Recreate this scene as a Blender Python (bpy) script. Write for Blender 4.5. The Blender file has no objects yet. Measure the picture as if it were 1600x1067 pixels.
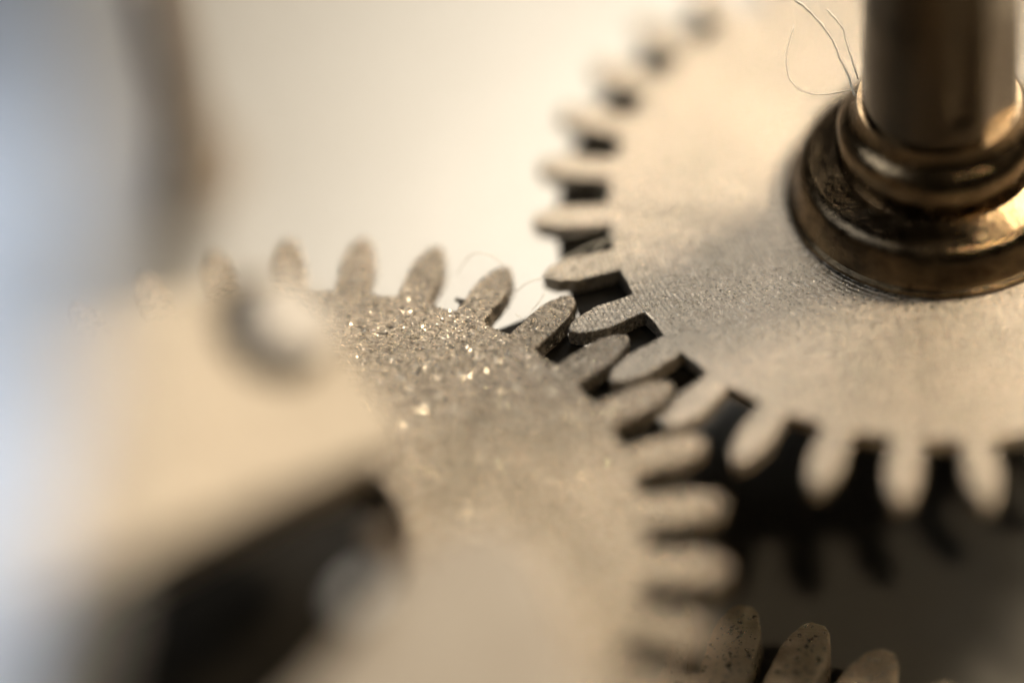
import bpy, bmesh, math, random
from mathutils import Vector, Matrix

# One Blender unit is one millimetre: a macro view into a small gear train.
scene = bpy.context.scene
C = scene.collection
random.seed(7)

# ---------------------------------------------------------------- camera
cam_data = bpy.data.cameras.new('camera')
cam = bpy.data.objects.new('camera', cam_data)
C.objects.link(cam)
cam.matrix_world = Matrix((
    (0.993797, 0.0,       0.111208,  6.9505),
    (0.075295, 0.735918, -0.672870, -42.0544),
    (-0.081840, 0.677070, 0.731354, 45.7096),
    (0, 0, 0, 1)))
cam_data.sensor_width = 36
cam_data.lens = 112.5
cam_data.clip_start = 1.0
cam_data.clip_end = 2000
cam_data.dof.use_dof = True
cam_data.dof.focus_distance = 62.85
cam_data.dof.aperture_fstop = 0.0108      # wide open macro lens, pupil about 7.5 mm
cam_data.dof.aperture_blades = 0
scene.camera = cam

# ---------------------------------------------------------------- light
world = bpy.data.worlds.new('World')
scene.world = world
world.use_nodes = True
bg = world.node_tree.nodes['Background']
bg.inputs[0].default_value = (1.0, 0.86, 0.66, 1)
bg.inputs[1].default_value = 0.02


def area_lamp(name, loc, target, sx, sy, radiance, col):
    d = bpy.data.lights.new(name, 'AREA')
    d.shape = 'RECTANGLE'
    d.size, d.size_y = sx, sy
    d.energy = radiance * math.pi * sx * sy
    d.color = col
    o = bpy.data.objects.new(name, d)
    C.objects.link(o)
    o.location = loc
    o.rotation_euler = (Vector(target) - Vector(loc)).to_track_quat('-Z', 'Y').to_euler()
    return o


area_lamp('key_softbox', (12, 84, 92), (0, 6, -3), 66, 50, 7.6, (1.0, 0.965, 0.91))
area_lamp('side_lamp', (88, 56, 100), (4, 0, 0), 26, 26, 96.0, (1.0, 0.86, 0.66))
spot = bpy.data.lights.new('fill_spot', 'SPOT')       # added fill, no such lamp seen: brightens lower gear and base plate
spot.energy = 1.2e7
spot.color = (1.0, 0.86, 0.64)
spot.spot_size = math.radians(4.0)
spot.spot_blend = 1.0
spot.shadow_soft_size = 34
spot_o = bpy.data.objects.new('fill_spot', spot)
C.objects.link(spot_o)
spot_o.location = (72, -44, 94)
spot_o.rotation_euler = (Vector((13.4, -2.8, -5.8)) - spot_o.location).to_track_quat('-Z', 'Y').to_euler()
area_lamp('cool_window', (-84, -24, 86), (-3, -12, 14), 60, 44, 4.2, (0.78, 0.88, 1.0))

vs = scene.view_settings
vs.view_transform = 'Standard'
vs.look = 'None'
vs.exposure = 0.0
vs.gamma = 1.0
vs.use_curve_mapping = False
scene.unit_settings.scale_length = 0.001
scene.cycles.use_denoising = True
scene.cycles.sample_clamp_indirect = 6
scene.cycles.max_bounces = 1


# ---------------------------------------------------------------- materials
def metal(name, col, rough, metallic=1.0, grain=9.0, bump=0.25, dist=0.02, col2=None,
          pits=0.0, pit_scale=6.0, streak=0.0, rough_var=0.12, fleck=0.0, turned=0.0):
    m = bpy.data.materials.new(name)
    m.use_nodes = True
    nt = m.node_tree
    N, L = nt.nodes, nt.links
    p = N['Principled BSDF']
    p.inputs['Metallic'].default_value = metallic
    geo = N.new('ShaderNodeNewGeometry')

    def noise(scale, detail, rgh=0.6, vec=None):
        t = N.new('ShaderNodeTexNoise')
        t.inputs['Scale'].default_value = scale
        t.inputs['Detail'].default_value = detail
        t.inputs['Roughness'].default_value = rgh
        L.new(vec or geo.outputs['Position'], t.inputs['Vector'])
        return t

    def ramp(src, a, b, c0=(0, 0, 0, 1), c1=(1, 1, 1, 1)):
        r = N.new('ShaderNodeValToRGB')
        r.color_ramp.elements[0].position = a
        r.color_ramp.elements[1].position = b
        r.color_ramp.elements[0].color = c0
        r.color_ramp.elements[1].color = c1
        L.new(src, r.inputs[0])
        return r

    def math_node(op, a, b):
        n = N.new('ShaderNodeMath')
        n.operation = op
        for i, x in enumerate((a, b)):
            if isinstance(x, (int, float)):
                n.inputs[i].default_value = x
            else:
                L.new(x, n.inputs[i])
        return n.outputs[0]

    big = noise(0.7, 5)
    c2 = col2 or tuple(x * 0.62 for x in col)
    cr = ramp(big.outputs[0], 0.34, 0.62, (*c2, 1), (*col, 1))
    colour = cr.outputs[0]
    if pits:
        v = noise(pit_scale, 3, 0.7)
        pr = ramp(v.outputs[0], 0.28, 0.42, (0.35, 0.30, 0.26, 1), (1, 1, 1, 1))
        mx = N.new('ShaderNodeMix')
        mx.data_type = 'RGBA'
        mx.blend_type = 'MULTIPLY'
        mx.inputs[0].default_value = pits
        L.new(colour, mx.inputs[6])
        L.new(pr.outputs[0], mx.inputs[7])
        colour = mx.outputs[2]
    L.new(colour, p.inputs['Base Color'])
    fine = noise(grain, 6, 0.72)
    mid = noise(grain * 0.28, 4, 0.6)
    h = math_node('ADD', fine.outputs[0], math_node('MULTIPLY', mid.outputs[0], 1.3))
    if streak:
        mp = N.new('ShaderNodeMapping')
        mp.inputs['Rotation'].default_value = (0, 0, 0.5)
        mp.inputs['Scale'].default_value = (1.2, 26, 26)
        L.new(geo.outputs['Position'], mp.inputs[0])
        st = noise(1.0, 4, 0.6, mp.outputs[0])
        h = math_node('ADD', h, math_node('MULTIPLY', st.outputs[0], streak))
    if turned:      # faint turning marks round the wheel's own axis
        tc = N.new('ShaderNodeTexCoord')
        wv = N.new('ShaderNodeTexWave')
        wv.wave_type = 'RINGS'
        wv.rings_direction = 'Z'
        wv.inputs['Scale'].default_value = 3.2
        wv.inputs['Distortion'].default_value = 2.2
        wv.inputs['Detail'].default_value = 3
        wv.inputs['Detail Scale'].default_value = 1.6
        L.new(tc.outputs['Object'], wv.inputs['Vector'])
        h = math_node('ADD', h, math_node('MULTIPLY', wv.outputs['Fac'], turned))
    b = N.new('ShaderNodeBump')
    if fleck:
        vo = N.new('ShaderNodeTexVoronoi')
        vo.inputs['Scale'].default_value = grain
        L.new(geo.outputs['Position'], vo.inputs['Vector'])
        sub = N.new('ShaderNodeVectorMath')
        sub.operation = 'SUBTRACT'
        sub.inputs[1].default_value = (0.5, 0.5, 0.5)
        L.new(vo.outputs['Color'], sub.inputs[0])
        sc = N.new('ShaderNodeVectorMath')
        sc.operation = 'SCALE'
        sep = N.new('ShaderNodeSeparateXYZ')
        L.new(vo.outputs['Color'], sep.inputs[0])
        sel = N.new('ShaderNodeMapRange')      # one grain in six is tipped far over and glints
        sel.inputs[1].default_value = 0.70
        sel.inputs[2].default_value = 0.80
        sel.inputs[3].default_value = fleck * 0.55
        sel.inputs[4].default_value = fleck * 1.25
        L.new(sep.outputs[2], sel.inputs[0])
        L.new(sel.outputs[0], sc.inputs['Scale'])
        L.new(sub.outputs[0], sc.inputs[0])
        ad = N.new('ShaderNodeVectorMath')
        L.new(geo.outputs['Normal'], ad.inputs[0])
        L.new(sc.outputs[0], ad.inputs[1])
        no = N.new('ShaderNodeVectorMath')
        no.operation = 'NORMALIZE'
        L.new(ad.outputs[0], no.inputs[0])
        L.new(no.outputs[0], b.inputs['Normal'])
    b.inputs['Strength'].default_value = bump
    b.inputs['Distance'].default_value = dist
    L.new(h, b.inputs['Height'])
    L.new(b.outputs[0], p.inputs['Normal'])
    rv = noise(grain * 0.5, 4)
    rr = N.new('ShaderNodeMapRange')
    rr.inputs[1].default_value = 0.3
    rr.inputs[2].default_value = 0.7
    rr.inputs[3].default_value = max(0.04, rough - rough_var)
    rr.inputs[4].default_value = rough + rough_var
    L.new(rv.outputs[0], rr.inputs[0])
    L.new(rr.outputs[0], p.inputs['Roughness'])
    return m


M_GEAR = metal('matt_gear_brass', (0.64, 0.525, 0.395), 0.28, 0.90, grain=13, bump=0.8, dist=0.05,
               col2=(0.50, 0.415, 0.31), pits=0.2, pit_scale=3, streak=0.4, turned=0.5, fleck=1.0, rough_var=0.2)
M_GEAR2 = metal('satin_gear_nickel', (0.61, 0.515, 0.405), 0.31, 0.90, grain=21, bump=0.6, dist=0.03,
                col2=(0.54, 0.465, 0.365), pits=0.18, pit_scale=3, streak=0.7, turned=0.9, fleck=0.45, rough_var=0.18)
M_COARSE = metal('coarse_cast_gear', (0.80, 0.64, 0.44), 0.34, 0.9, grain=12, bump=0.9, dist=0.06,
                 col2=(0.70, 0.56, 0.40), pits=0.1, pit_scale=9, streak=0.9, fleck=0.5, rough_var=0.15)
M_COLLAR = metal('bronze_collar', (0.36, 0.25, 0.14), 0.18, 1.0, grain=6, bump=0.35, dist=0.035,
                 col2=(0.09, 0.065, 0.04), pits=0.8, pit_scale=3)
M_SHAFT = metal('dark_steel_shaft', (0.085, 0.066, 0.045), 0.17, 1.0, grain=8, bump=0.15, dist=0.02,
                col2=(0.055, 0.043, 0.028))
M_DARK = metal('shade_and_shaft_black', (0.014, 0.011, 0.007), 0.6, 0.0, grain=8, bump=0.2, dist=0.02)  # shade as colour for opening, tooth gaps and bridge hole; also dark shafts
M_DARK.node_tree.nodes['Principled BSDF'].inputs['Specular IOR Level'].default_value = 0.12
M_BRIDGE = metal('sandy_bridge', (0.39, 0.325, 0.245), 0.5, 0.2, grain=8, bump=0.2, dist=0.02,
                 col2=(0.36, 0.295, 0.22))
M_BASE = metal('silvered_base', (0.52, 0.475, 0.405), 0.38, 0.7, grain=2, bump=0.02, dist=0.02,
               col2=(0.50, 0.455, 0.385), rough_var=0.04)
M_STEEL = metal('cool_steel', (0.70, 0.72, 0.76), 0.40, 0.85, grain=5, bump=0.1, dist=0.02,
                col2=(0.66, 0.68, 0.72))
M_BRASS = metal('old_brass', (0.34, 0.26, 0.185), 0.7, 0.5, grain=5, bump=0.1)
M_PIN = metal('pale_pin', (0.60, 0.54, 0.47), 0.55, 0.1, grain=6, bump=0.05)
M_GLINT = metal('white_glint', (0.95, 0.94, 0.92), 0.25, 0.1, grain=6, bump=0.05, rough_var=0.04)  # near-white, hardly metallic: the stud's glint is put into the colour

M_LINT = bpy.data.materials.new('pale_lint')
M_LINT.use_nodes = True
_p = M_LINT.node_tree.nodes['Principled BSDF']
_p.inputs['Base Color'].default_value = (0.95, 0.86, 0.70, 1)
_p.inputs['Roughness'].default_value = 0.35
M_CRUMB = bpy.data.materials.new('dark_grit')
M_CRUMB.use_nodes = True
_p = M_CRUMB.node_tree.nodes['Principled BSDF']
_p.inputs['Base Color'].default_value = (0.06, 0.05, 0.04, 1)
_p.inputs['Roughness'].default_value = 0.6


# ---------------------------------------------------------------- helpers
def mesh_obj(name, verts, faces, mat, parent=None, smooth=False, mesh=None):
    if mesh is None:
        mesh = bpy.data.meshes.new(name)
        mesh.from_pydata(verts, [], faces)
        bm = bmesh.new()
        bm.from_mesh(mesh)
        bmesh.ops.recalc_face_normals(bm, faces=bm.faces)
        bm.to_mesh(mesh)
        bm.free()
        mesh.materials.append(mat)
        if smooth:
            for p in mesh.polygons:
                p.use_smooth = True
    o = bpy.data.objects.new(name, mesh)
    C.objects.link(o)
    if parent:
        o.parent = parent
    return o


def tag(o, label=None, cat=None, group=None, kind=None):
    if label: o['label'] = label
    if cat: o['category'] = cat
    if group: o['group'] = group
    if kind: o['kind'] = kind
    return o


def empty(name, loc):
    o = bpy.data.objects.new(name, None)
    C.objects.link(o)
    o.location = loc
    o.empty_display_size = 0.5
    return o


def lathe(name, prof, mat, parent=None, seg=96, smooth_angle=40, closed=False):
    """prof: list of (r, z) from one end to the other."""
    verts, faces = [], []
    n = len(prof)
    for k in range(seg):
        a = 2 * math.pi * k / seg
        for r, z in prof:
            verts.append((r * math.cos(a), r * math.sin(a), z))
    for k in range(seg):
        k2 = (k + 1) % seg
        for i in range(n - 1):
            faces.append((k * n + i, k2 * n + i, k2 * n + i + 1, k * n + i + 1))
        if closed:
            faces.append((k * n + n - 1, k2 * n + n - 1, k2 * n, k * n))
    if not closed:
        faces.append([k * n for k in range(seg)])
        faces.append([k * n + n - 1 for k in range(seg)])
    o = mesh_obj(name, verts, faces, mat, parent)
    bm = bmesh.new()
    bm.from_mesh(o.data)
    lim = math.radians(smooth_angle)
    for f in bm.faces:
        f.smooth = len(f.verts) == 4
    for e in bm.edges:
        if len(e.link_faces) == 2 and e.calc_face_angle(0) > lim:
            e.smooth = False
    bm.to_mesh(o.data)
    bm.free()
    return o


def tube(name, pts, r, mat, parent=None, seg=6, sub=6):
    """Smooth thin thread through points (Catmull-Rom)."""
    P = [Vector(p) for p in pts]
    P = [P[0] * 2 - P[1]] + P + [P[-1] * 2 - P[-2]]
    path = []
    for i in range(1, len(P) - 2):
        for s in range(sub):
            t = s / sub
            a, b, c, d = P[i - 1], P[i], P[i + 1], P[i + 2]
            path.append(0.5 * ((2 * b) + (c - a) * t + (2 * a - 5 * b + 4 * c - d) * t * t
                               + (3 * b - a - 3 * c + d) * t ** 3))
    path.append(P[-2])
    kink = Vector((0, 0, 0))
    for i in range(1, len(path) - 1):
        kink = kink * 0.75 + Vector([(random.random() - 0.5) * 0.03 for _ in range(3)])
        path[i] = path[i] + Vector((kink.x, kink.y, abs(kink.z)))
    verts, faces = [], []
    up = Vector((0.3, 0.2, 1))
    for i, q in enumerate(path):
        d = (path[min(i + 1, len(path) - 1)] - path[max(i - 1, 0)]).normalized()
        x = d.cross(up).normalized()
        y = d.cross(x)
        rr = r * (0.75 + 0.5 * random.random()) * (0.4 if i in (0, len(path) - 1) else 1)
        for k in range(seg):
            a = 2 * math.pi * k / seg
            verts.append(q + x * math.cos(a) * rr + y * math.sin(a) * rr)
    for i in range(len(path) - 1):
        for k in range(seg):
            k2 = (k + 1) % seg
            faces.append((i * seg + k, i * seg + k2, (i + 1) * seg + k2, (i + 1) * seg + k))
    faces.append(list(range(seg)))
    faces.append(list(range((len(path) - 1) * seg, len(path) * seg)))
    return mesh_obj(name, [tuple(v) for v in verts], faces, mat, parent, smooth=True)


# ---------------------------------------------------------------- gears
CH = 0.045


def tooth_mesh(name, r0, prof, thick, mat, seed=0):
    """prof: list of (radius, half width) from root (r0) to the tip. Built along +X."""
    rnd = random.Random(seed)
    jit = lambda s: (rnd.random() - 0.5) * s
    side = [(r + (jit(0.02) if 0 < i else 0), w + (jit(0.035) if 0 < i else 0)) for i, (r, w) in enumerate(prof)]
    rt = side[-1][0]
    outer = [(r, -w) for r, w in side] + [(r, w) for r, w in reversed(side)]
    n = len(outer)

    def inset(c):
        out = []
        for i, (x, y) in enumerate(outer):
            k = i if i < n // 2 else n - 1 - i
            if k == 0:
                out.append((r0 - c, y - math.copysign(c, y)))
            else:
                f = max(0.0, (x - side[-3][0]) / max(1e-6, rt - side[-3][0]))
                ny = y - math.copysign(min(c, abs(y) * 0.9), y)
                out.append((x - c * f, ny))
        return out
    rings = [(inset(CH), 0.0), (inset(CH * 0.3), -CH * 0.3), (outer, -CH), (outer, -thick + CH),
             (inset(CH), -thick)]
    verts, faces = [], []
    for ring, z in rings:
        verts += [(x, y, z) for x, y in ring]
    for a in range(len(rings) - 1):
        for i in range(n - 1):
            faces.append((a * n + i, a * n + i + 1, (a + 1) * n + i + 1, (a + 1) * n + i))
    # top and bottom as strips of quads across the tooth
    for base in (0, (len(rings) - 1) * n):
        for i in range(n // 2 - 1):
            faces.append((base + i, base + i + 1, base + n - 2 - i, base + n - 1 - i))
    m = bpy.data.meshes.new(name)
    m.from_pydata(verts, [], faces)
    bm = bmesh.new()
    bm.from_mesh(m)
    bmesh.ops.recalc_face_normals(bm, faces=bm.faces)
    # the open side is the root: make sure that the top looks up
    top = max(bm.faces, key=lambda f: f.calc_center_median().z)
    if top.normal.z < 0:
        bmesh.ops.reverse_faces(bm, faces=bm.faces)
    bm.to_mesh(m)
    bm.free()
    m.materials.append(mat)
    return m


def gear(root, nteeth, phase, r0, hw0, prof, thick, bore, mat, window=None):
    """A disc called web with nteeth children called tooth, all under root."""
    outer, top, mid = [], [], []
    seq = []
    da = math.asin(hw0 / math.hypot(r0, hw0))
    rb = math.hypot(r0, hw0)
    for k in range(nteeth):
        a = phase + 2 * math.pi * k / nteeth
        an = phase + 2 * math.pi * (k + 1) / nteeth
        ca, sa = math.cos(a), math.sin(a)

        def rot(x, y):
            return (x * ca - y * sa, x * sa + y * ca)
        # root points shared with the tooth (low side, then high side)
        for s in (-1, 1):
            seq.append((rot(r0 - CH, s * (hw0 - CH)), rot(r0 - CH * .3, s * (hw0 - CH * .3)), rot(r0, s * hw0)))
        for t in (0.15, 0.5, 0.85):
            b = (a + da) * (1 - t) + (an - da) * t
            rr = rb - 0.05 * math.sin(math.pi * t)
            cb, sb = math.cos(b), math.sin(b)
            seq.append((((rr - CH) * cb, (rr - CH) * sb), ((rr - CH * .3) * cb, (rr - CH * .3) * sb), (rr * cb, rr * sb)))
    n = len(seq)
    verts, faces = [], []
    inner = []
    for t, m_, o_ in seq:
        l = math.hypot(*t)
        br = bore
        if window:      # a crescent opening cut out on one side of the bore
            w0, half, deep = window
            dev = abs((math.atan2(t[1], t[0]) - w0 + math.pi) % (2 * math.pi) - math.pi)
            if dev < half:
                br += deep * min(1.0, (half - dev) / 0.35) ** 0.6
        inner.append((t[0] / l * br, t[1] / l * br))
    inner2 = [(x * (1 + CH / bore), y * (1 + CH / bore)) for x, y in inner]
    half = [((a[0] + b[0][0]) / 2, (a[1] + b[0][1]) / 2) for a, b in zip(inner2, seq)]
    rings = [(inner, -CH), (inner2, 0), (half, 0), ([s[0] for s in seq], 0), ([s[1] for s in seq], -CH * .3),
             ([s[2] for s in seq], -CH), ([s[2] for s in seq], -thick + CH), ([s[0] for s in seq], -thick),
             (inner2, -thick), (inner, -thick + CH)]
    for ring, z in rings:
        verts += [(x, y, z) for x, y in ring]
    R = len(rings)
    for a in range(R):
        b = (a + 1) % R
        for i in range(n):
            j = (i + 1) % n
            faces.append((a * n + i, a * n + j, b * n + j, b * n + i))
    web = mesh_obj('web', verts, faces, mat, root)
    vars_ = [tooth_mesh('tooth', r0, prof, thick, mat, s) for s in range(5)]
    for k in range(nteeth):
        o = bpy.data.objects.new('tooth', vars_[(k * 7 + k // 3) % 5])
        C.objects.link(o)
        o.parent = root
        o.rotation_euler.z = phase + 2 * math.pi * k / nteeth
    return web


def profile(r0, rt, hw0, hwm, tip):
    """root radius, tip radius, half width at root and at its widest, half width of the blunt tip"""
    P = [(r0, hw0)]
    for t in (0.12, 0.25, 0.38, 0.5):
        P.append((r0 + (rt - r0) * t, hw0 + (hwm - hw0) * math.sin(t / 0.5 * math.pi / 2)))
    for t in (0.6, 0.69, 0.77, 0.84, 0.90, 0.95, 0.985, 1.0):
        s = (t - 0.5) / 0.5
        P.append((r0 + (rt - r0) * t, tip + (hwm - tip) * (1 - s ** 1.9) ** 0.75))
    return P


# ---------------------------------------------------------------- base plate
base_v = [(-160, -120, -6), (160, -120, -6), (160, 260, -6), (-160, 260, -6),
          (-160, -120, -9), (160, -120, -9), (160, 260, -9), (-160, 260, -9)]
base = mesh_obj('base_plate', base_v, [(0, 1, 2, 3), (7, 6, 5, 4), (0, 4, 5, 1), (1, 5, 6, 2), (2, 6, 7, 3), (3, 7, 4, 0)], M_BASE)
tag(base, 'pale silvered base plate far below the gears, lost in blur', kind='structure')

def gap_shade_disc(name, r_low, r_high, span, z_top, z_bot, bore, mat, parent):
    """an added near-black disc that fills the tooth gaps with shade, wider over one span of angles (degrees)"""
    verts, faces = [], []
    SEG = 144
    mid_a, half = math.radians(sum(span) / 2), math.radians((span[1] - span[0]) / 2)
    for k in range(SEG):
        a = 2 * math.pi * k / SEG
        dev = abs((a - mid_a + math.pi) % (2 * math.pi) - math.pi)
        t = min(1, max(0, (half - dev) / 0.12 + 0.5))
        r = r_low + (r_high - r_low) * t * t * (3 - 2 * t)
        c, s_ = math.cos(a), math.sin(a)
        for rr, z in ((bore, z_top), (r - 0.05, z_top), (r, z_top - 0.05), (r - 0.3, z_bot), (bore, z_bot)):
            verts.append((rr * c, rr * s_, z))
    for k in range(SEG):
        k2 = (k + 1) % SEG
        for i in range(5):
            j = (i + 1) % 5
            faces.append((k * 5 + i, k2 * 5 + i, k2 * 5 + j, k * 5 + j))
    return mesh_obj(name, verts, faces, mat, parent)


# ---------------------------------------------------------------- left gear
g1 = tag(empty('gear_wheel', (-3.87, -5.32, 0)),
         'thick sandy brass gear at the left, its upper teeth sharp and glittering', 'gear')
gear(g1, 33, math.radians(107.3), 6.72, 0.33, profile(6.72, 8.22, 0.32, 0.345, 0.05), 0.48, 2.35, M_GEAR, window=(math.radians(238), math.radians(92), 3.5))
lathe('shade_drum', [(0.01, -0.5), (2.1, -0.5), (2.3, -0.56), (2.33, -0.70), (2.33, -4.2), (0.01, -4.2)], M_DARK, g1, seg=64)  # added near-black body, makes the gear's opening dark by colour
gap_shade_disc('cam', 6.5, 7.75, (-90, 60), -0.50, -1.5, 2.34, M_DARK, g1)  # added disc, no real cam: shade between the right-hand teeth as colour

# ---------------------------------------------------------------- right gear with collar and shaft
g2 = tag(empty('gear_wheel', (8.29, 4.16, 0)),
         'thin pale gear at the right carrying a bronze collar and an upright steel shaft', 'gear')
gear(g2, 32, math.radians(179.9 + 5.625), 6.66, 0.29, profile(6.66, 8.15, 0.29, 0.325, 0.03), 0.42, 1.2, M_GEAR2)
lathe('collar', [(1.3, 0.004), (3.0, 0.004), (3.06, 0.05), (3.05, 0.12), (2.96, 0.17), (2.94, 0.26), (2.90, 0.34), (2.82, 0.70), (2.70, 0.90),
                 (2.52, 1.0), (2.12, 1.05), (2.02, 1.12), (1.3, 1.12)], M_COLLAR, g2)
lathe('ring', [(1.3, 1.125), (1.98, 1.125), (2.02, 1.2), (2.0, 1.75), (1.93, 1.95), (1.80, 2.06), (1.66, 2.2), (1.60, 2.5), (1.3, 2.5)], M_COLLAR, g2)
# shaft: a cylinder with a milled flat and a shallow flute on the near side
sv, sf = [], []
SEG = 72
zs = [2.3, 2.36, 2.42, 2.6, 3.05, 3.12, 3.2, 3.35, 8.2]
fl = [0, 0, 0, 0, 0, 0.55, 0.85, 1, 1]
for j, z in enumerate(zs):
    for k in range(SEG):
        a = 2 * math.pi * k / SEG
        r = 1.50 if j else 1.42
        d = (math.degrees(a) + 360) % 360
        w = abs((d - 285 + 180) % 360 - 180)
        wm = 11 * fl[j]
        if w < wm: r -= 0.10 * fl[j] * (1 - (w / wm) ** 2)
        wf = abs((d - 325 + 180) % 360 - 180)
        if wf < 22: r = min(r, 1.50 * math.cos(math.radians(22)) / math.cos(math.radians(wf)))
        sv.append((r * math.cos(a), r * math.sin(a), z))
for j in range(len(zs) - 1):
    for k in range(SEG):
        k2 = (k + 1) % SEG
        sf.append((j * SEG + k, j * SEG + k2, (j + 1) * SEG + k2, (j + 1) * SEG + k))
sf.append(list(range(SEG))); sf.append(list(range((len(zs) - 1) * SEG, len(zs) * SEG)))
mesh_obj('shaft', sv, sf, M_SHAFT, g2)
lathe('lower_shaft', [(0.01, -2.6), (0.9, -2.6), (1.1, -2.4), (1.1, -0.45), (0.01, -0.45)], M_DARK, g2, seg=32)
gap_shade_disc('cam', 6.3, 7.7, (126, 222), -0.45, -1.3, 1.12, M_DARK, g2)  # added disc, no real cam: darkens the gaps of the left-hand teeth

# ---------------------------------------------------------------- lower gear
g3 = tag(empty('gear_wheel', (2.03, -13.66, -4.5)),
         'coarse grainy gear deep below the other two, teeth showing at the bottom edge', 'gear')
gear(g3, 46, math.radians(77), 9.2, 0.46, profile(9.2, 11.0, 0.46, 0.49, 0.14), 1.2, 1.2, M_COARSE)
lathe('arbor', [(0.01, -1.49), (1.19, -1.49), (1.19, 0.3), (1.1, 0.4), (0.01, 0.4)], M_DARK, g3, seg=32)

# ---------------------------------------------------------------- bridge with a hole and a pin
O = Vector((-3.615, -3.946, 4.6))
e1 = Vector((0.7245, -0.4371, -0.5329)).normalized()
nz = Vector((0.5669, -0.0617, 0.8214)).normalized()
e2 = nz.cross(e1)
e1 = e2.cross(nz)
FR = Matrix((e1, e2, nz)).transposed().to_4x4()
FR.translation = O
corners = [(3.12, 0.05), (3.0, 0.40), (2.35, 0.66), (1.40, 0.90), (0.80, 1.25), (-0.05, 1.34), (-0.75, 1.1), (-1.25, 0.27),
           (-1.89, -1.51), (-2.74, -3.7), (-4.6, -10.0), (-0.4, -11.5), (0.47, -8.13), (1.23, -5.24), (2.78, -0.65)]


def ray_hit(a):
    d = Vector((math.cos(a), math.sin(a)))
    best = None
    for i in range(len(corners)):
        p, q = Vector(corners[i]), Vector(corners[(i + 1) % len(corners)])
        s = q - p
        den = d.x * s.y - d.y * s.x
        if abs(den) < 1e-9: continue
        t = (p.x * s.y - p.y * s.x) / den
        w = (p.x * d.y - p.y * d.x) / den
        if t > 0 and -1e-6 <= w <= 1 + 1e-6 and (best is None or t < best): best = t
    return d * best


angs = sorted([2 * math.pi * k / 80 for k in range(80)] + [math.atan2(y, x) % (2 * math.pi) for x, y in corners])
bv, bf = [], []
TH = 2.4
HR = 1.06
for a in angs:
    q = ray_hit(a)
    h = Vector((math.cos(a), math.sin(a))) * HR
    bv += [(h.x, h.y, 0), (q.x, q.y, 0), (q.x, q.y, -TH), (h.x, h.y, -TH)]
n = len(angs)
for i in range(n):
    j = (i + 1) % n
    for k in range(4):
        k2 = (k + 1) % 4
        bf.append((i * 4 + k, j * 4 + k, j * 4 + k2, i * 4 + k2))
bridge = mesh_obj('bridge', bv, bf, M_BRIDGE)
bridge.matrix_world = FR
bev = bridge.modifiers.new('bevel', 'BEVEL')
bev.width = 0.09; bev.segments = 3; bev.limit_method = 'ANGLE'; bev.angle_limit = math.radians(50)
lathe('hole_shade_ring', [(0.80, -0.9), (1.055, -0.9), (1.055, -0.18), (0.98, -0.12), (0.80, -0.12)], M_DARK, bridge, seg=48, closed=True)  # added near-black ring: the dark crescent in the hole, put in as colour
tag(bridge, 'blurred sandy bridge arm with a round hole, overlapping the left gear', 'bridge')
pin = lathe('pin', [(0.01, -2.2), (0.78, -2.2), (0.78, 0.12), (0.70, 0.2), (0.01, 0.22)], M_PIN, None, seg=40)
pin.matrix_world = FR @ Matrix.Translation((0.15, 0.23, 0.25))
tag(pin, 'pale round pin standing in the hole of the bridge arm', 'pin')

# ---------------------------------------------------------------- finger plate at the bottom
fo = [(-4.56, -13.26), (-2.49, -10.22), (-1.77, -8.83), (-1.01, -7.48), (-0.61, -6.98), (-0.07, -6.68), (0.61, -6.75), (1.22, -7.32),
      (2.01, -9.26), (3.17, -13.11)]
fv = [(x, y, 2.6) for x, y in fo] + [(x, y, 1.3) for x, y in fo]
m_ = len(fo)
ff = [tuple(range(m_)), tuple(range(2 * m_ - 1, m_ - 1, -1))] + [(i, (i + 1) % m_, m_ + (i + 1) % m_, m_ + i) for i in range(m_)]
finger = mesh_obj('finger_plate', fv, ff, M_BRIDGE)
bev = finger.modifiers.new('bevel', 'BEVEL')
bev.width = 0.15; bev.segments = 3; bev.limit_method = 'ANGLE'; bev.angle_limit = math.radians(50)
tag(finger, 'blurred sandy finger plate reaching in from the bottom over the left gear', 'plate')

stud = lathe('stud', [(0.01, -0.3), (0.15, -0.3), (0.19, -0.26), (0.19, 0.26), (0.15, 0.3), (0.01, 0.3)], M_GLINT, None, seg=32)
stud.matrix_world = Matrix.Translation((-1.70, -8.80, 3.15)) @ Matrix.Rotation(math.radians(60), 4, 'Z') @ Matrix.Rotation(math.radians(90), 4, 'Y')
tag(stud, 'tiny stud beside the finger plate, coloured white as a glint', 'stud')
bead = lathe('stud', [(0.01, -0.6), (0.26, -0.6), (0.30, -0.5), (0.30, 0.0), (0.22, 0.1), (0.01, 0.14)], M_BRASS, None, seg=32)
bead.matrix_world = Matrix.Translation((-1.55, -6.7, 2.2))
tag(bead, 'dull round stud in the shade below the bridge arm', 'stud')

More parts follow.
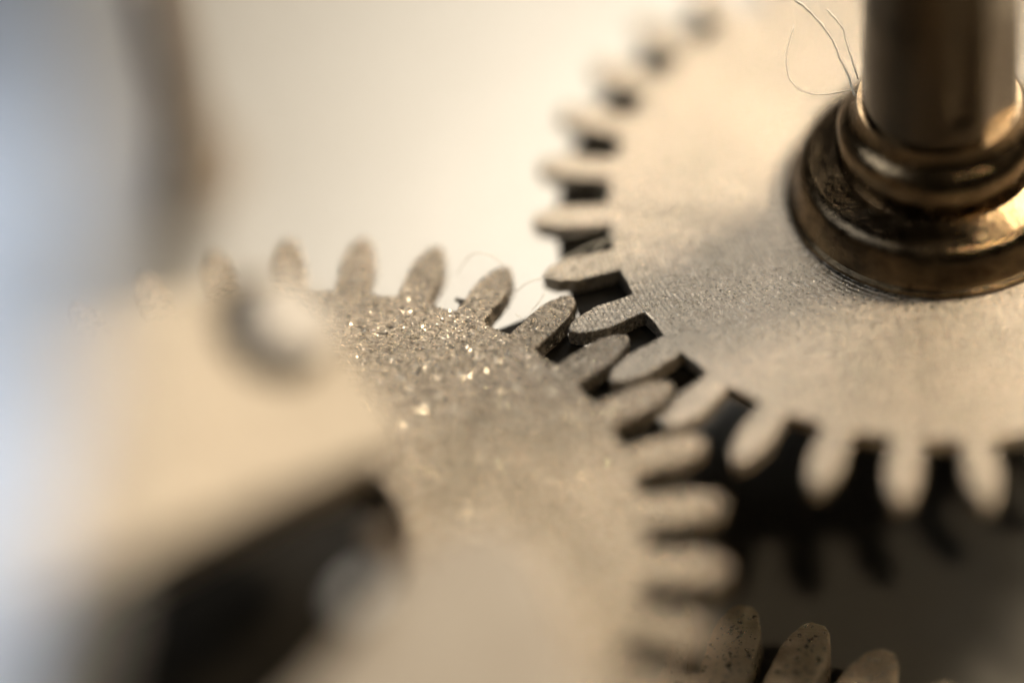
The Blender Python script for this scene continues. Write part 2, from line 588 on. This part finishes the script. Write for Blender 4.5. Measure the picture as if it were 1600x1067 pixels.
# ---------------------------------------------------------------- cool steel bar close to the lens
path = [Vector((-3.6, -6.0, 25.0)), Vector((-3.1, -9.2, 20.2)), Vector((-2.75, -11.8, 17.3)), Vector((-2.6, -14.2, 15.4)),
        Vector((-2.5, -17.2, 13.9)), Vector((-2.5, -20.4, 12.6)), Vector((-2.5, -26, 10.6))]
bvx, bfx = [], []
for i, q in enumerate(path):
    d = (path[min(i + 1, len(path) - 1)] - path[max(i - 1, 0)]).normalized()
    x = Vector((1, 0, 0)); x = (x - d * x.dot(d)).normalized()
    y = d.cross(x)
    if y.z < 0: y = -y
    tw = math.radians(20)
    x, y = x * math.cos(tw) + y * math.sin(tw), y * math.cos(tw) - x * math.sin(tw)
    for u_, w_ in ((0, 0.0), (-0.4, 0.25), (-7, 0.3), (-7, -1.2), (-0.4, -1.2), (0, -0.9)):
        bvx.append(tuple(q + x * (u_ - (-0.05, 0.2, 0.5, 1.0, 1.8, 2.6, 3.2)[i]) + y * w_))
for i in range(len(path) - 1):
    for k in range(6):
        k2 = (k + 1) % 6
        bfx.append((i * 6 + k, i * 6 + k2, (i + 1) * 6 + k2, (i + 1) * 6 + k))
bfx.append(tuple(range(6))); bfx.append(tuple(range((len(path) - 1) * 6, len(path) * 6)))
bar = mesh_obj('steel_bar', bvx, bfx, M_STEEL)
tag(bar, 'cool bluish steel bar close to the lens along the left edge', 'bar')

# ---------------------------------------------------------------- far pillar
pil = lathe('pillar', [(0.01, 0), (1.4, 0), (1.4, 0.6), (0.95, 0.8), (0.95, 6.6), (0.01, 6.6)], M_BRASS, None, seg=40)
pil.location = (-9.2, 10.8, -5.998)
tag(pil, 'brown brass pillar far behind the gears, blurred to a streak', 'pillar')

# ---------------------------------------------------------------- lint and grit
fib = [
    ([(5.229, 5.823, 3.878), (5.729, 5.583, 3.581), (6.08, 5.331, 3.296), (6.331, 4.979, 2.935), (6.481, 4.712, 2.666), (6.70, 4.30, 2.40)], 0.022,
     'curled lint hair hanging beside the steel shaft'),
    ([(6.08, 5.609, 3.552), (6.356, 5.445, 3.359), (6.481, 5.222, 3.136), (6.72, 4.6, 2.6)], 0.016,
     'short lint hair tight against the left of the shaft'),
    ([(5.454, 5.33, 3.391), (5.304, 4.809, 2.934), (5.454, 4.449, 2.58), (5.892, 4.343, 2.416), (6.70, 4.45, 2.45)], 0.008,
     'faint looped lint thread left of the shaft foot'),
    ([(0.511, 1.726, 0.03), (1.109, 2.38, 0.03), (2.362, 2.965, 0.03), (3.375, 3.357, 0.03), (4.134, 3.752, 0.03)], 0.010,
     'longest lint thread lying across the right gear face'),
    ([(0.826, 2.793, 0.03), (1.837, 3.149, 0.03), (2.981, 3.541, 0.03), (3.607, 4.086, 0.03)], 0.008,
     'lint thread along a tooth of the right gear rising to the right'),
    ([(1.142, 1.848, 0.03), (1.845, 3.004, 0.03), (2.14, 3.547, 0.03), (3.088, 4.09, 0.03)], 0.008,
     'steep lint thread crossing the other threads on the right gear'),
    ([(1.394, 4.102, 0.03), (2.334, 3.545, 0.03), (3.104, 3.686, 0.03), (3.758, 3.445, 0.03)], 0.007,
     'wavy lint thread highest on the right gear face'),
    ([(-1.25, 1.80, 0.0), (-0.868, 1.938, 0.45), (-0.427, 1.897, 0.40), (-0.10, 1.60, 0.0)], 0.007,
     'arched lint thread between two upper teeth of the left gear'),
    ([(-0.04, 1.341, 0.0), (0.288, 1.438, 0.185), (0.666, 1.56, 0.15), (0.918, 1.597, 0.02)], 0.008,
     'lint thread bridging from the left gear to the right gear'),
    ([(-0.026, 0.948, -0.217), (0.188, 0.871, -0.321), (0.351, 1.07, -0.163), (0.60, 1.313, 0.02)], 0.008,
     'low lint thread sagging between the two gears above the mesh'),
]
for pts, r, lab in fib:
    o = tube('lint_thread', pts, r, M_LINT)
    tag(o, lab, 'lint', 'lint threads on the gears')


def crumb(loc, r, label, seed):
    rnd = random.Random(seed)
    bm = bmesh.new()
    bmesh.ops.create_icosphere(bm, subdivisions=2, radius=r)
    for v in bm.verts:
        v.co *= 0.7 + 0.6 * rnd.random()
    me = bpy.data.meshes.new('grit_crumb')
    bm.to_mesh(me); bm.free()
    me.materials.append(M_CRUMB)
    o = bpy.data.objects.new('grit_crumb', me)
    C.objects.link(o)
    o.location = loc
    tag(o, label, 'grit', 'grit in the tooth root')


crumb((-1.08, 1.071, -0.03), 0.07, 'largest dark grit crumb in an upper tooth root of the left gear', 1)
crumb((-1.185, 1.17, -0.06), 0.05, 'small dark grit crumb left of the largest crumb', 2)
crumb((-0.99, 1.12, -0.06), 0.045, 'small dark grit crumb right of the largest crumb', 3)


# ---------------------------------------------------------------- glittering metal dust
M_DUST = metal('bright_metal_dust', (0.92, 0.82, 0.66), 0.16, 1.0, grain=9, bump=0.05, rough_var=0.08)


def dust(cx, cy, z, count, r_in, r_root, r_tip, nteeth, phase, centre, spread, seed, label, smin=0.012, smax=0.036, mat=None):
    """tiny bright flakes lying on a gear face, denser towards one spot"""
    rnd = random.Random(seed)
    verts, faces = [], []
    made = 0
    while made < count:
        x, y = rnd.gauss(centre[0], spread[0]), rnd.gauss(centre[1], spread[1])
        dx, dy = x - cx, y - cy
        r = math.hypot(dx, dy)
        if r < r_in or r > r_tip - 0.25: continue
        if r > r_root - 0.05:
            st = 2 * math.pi / nteeth
            d = (math.atan2(dy, dx) - phase + st / 2) % st - st / 2
            if abs(d) * r > 0.24 * (1 - max(0, r - r_root) / (r_tip - r_root) * 0.6): continue
        s = smin + (smax - smin) * rnd.random() ** 2.2
        e = Matrix.Rotation(rnd.random() * 6.283, 3, 'Z') @ Matrix.Rotation((rnd.random() - 0.5) * 1.7, 3, 'X') @ Matrix.Rotation((rnd.random() - 0.5) * 1.7, 3, 'Y')
        k0 = len(verts)
        f = 0.5 + rnd.random()
        for p in ((s * f, 0, 0), (0, s, 0), (-s * f, 0, 0), (0, -s, 0), (0, 0, s * 0.45), (0, 0, -s * 0.45)):
            q = e @ Vector(p)
            verts.append((x + q.x, y + q.y, z + s * 0.25 + q.z))
        for a, b in ((0, 1), (1, 2), (2, 3), (3, 0)):
            faces.append((k0 + a, k0 + b, k0 + 4))
            faces.append((k0 + b, k0 + a, k0 + 5))
        made += 1
    o = mesh_obj('dust', verts, faces, mat or M_DUST)
    tag(o, label, kind='stuff')


dust(-3.87, -5.32, 0.0, 4200, 3.0, 6.72, 8.22, 33, math.radians(107.3), (-0.6, -1.4), (2.2, 2.2), 11,
     'glittering metal dust on the upper face of the left gear')
dust(8.29, 4.16, 0.0, 900, 3.2, 6.66, 8.15, 32, math.radians(179.9 + 5.625), (3.2, 1.6), (1.8, 1.6), 12,
     'fine bright dust on the right gear near the mesh', 0.008, 0.022)
dust(2.03, -13.66, -4.5, 700, 3.0, 9.2, 11.0, 46, math.radians(77), (5.2, -4.1), (1.6, 0.9), 13,
     'glittering grains on the teeth of the lower gear', 0.01, 0.026)
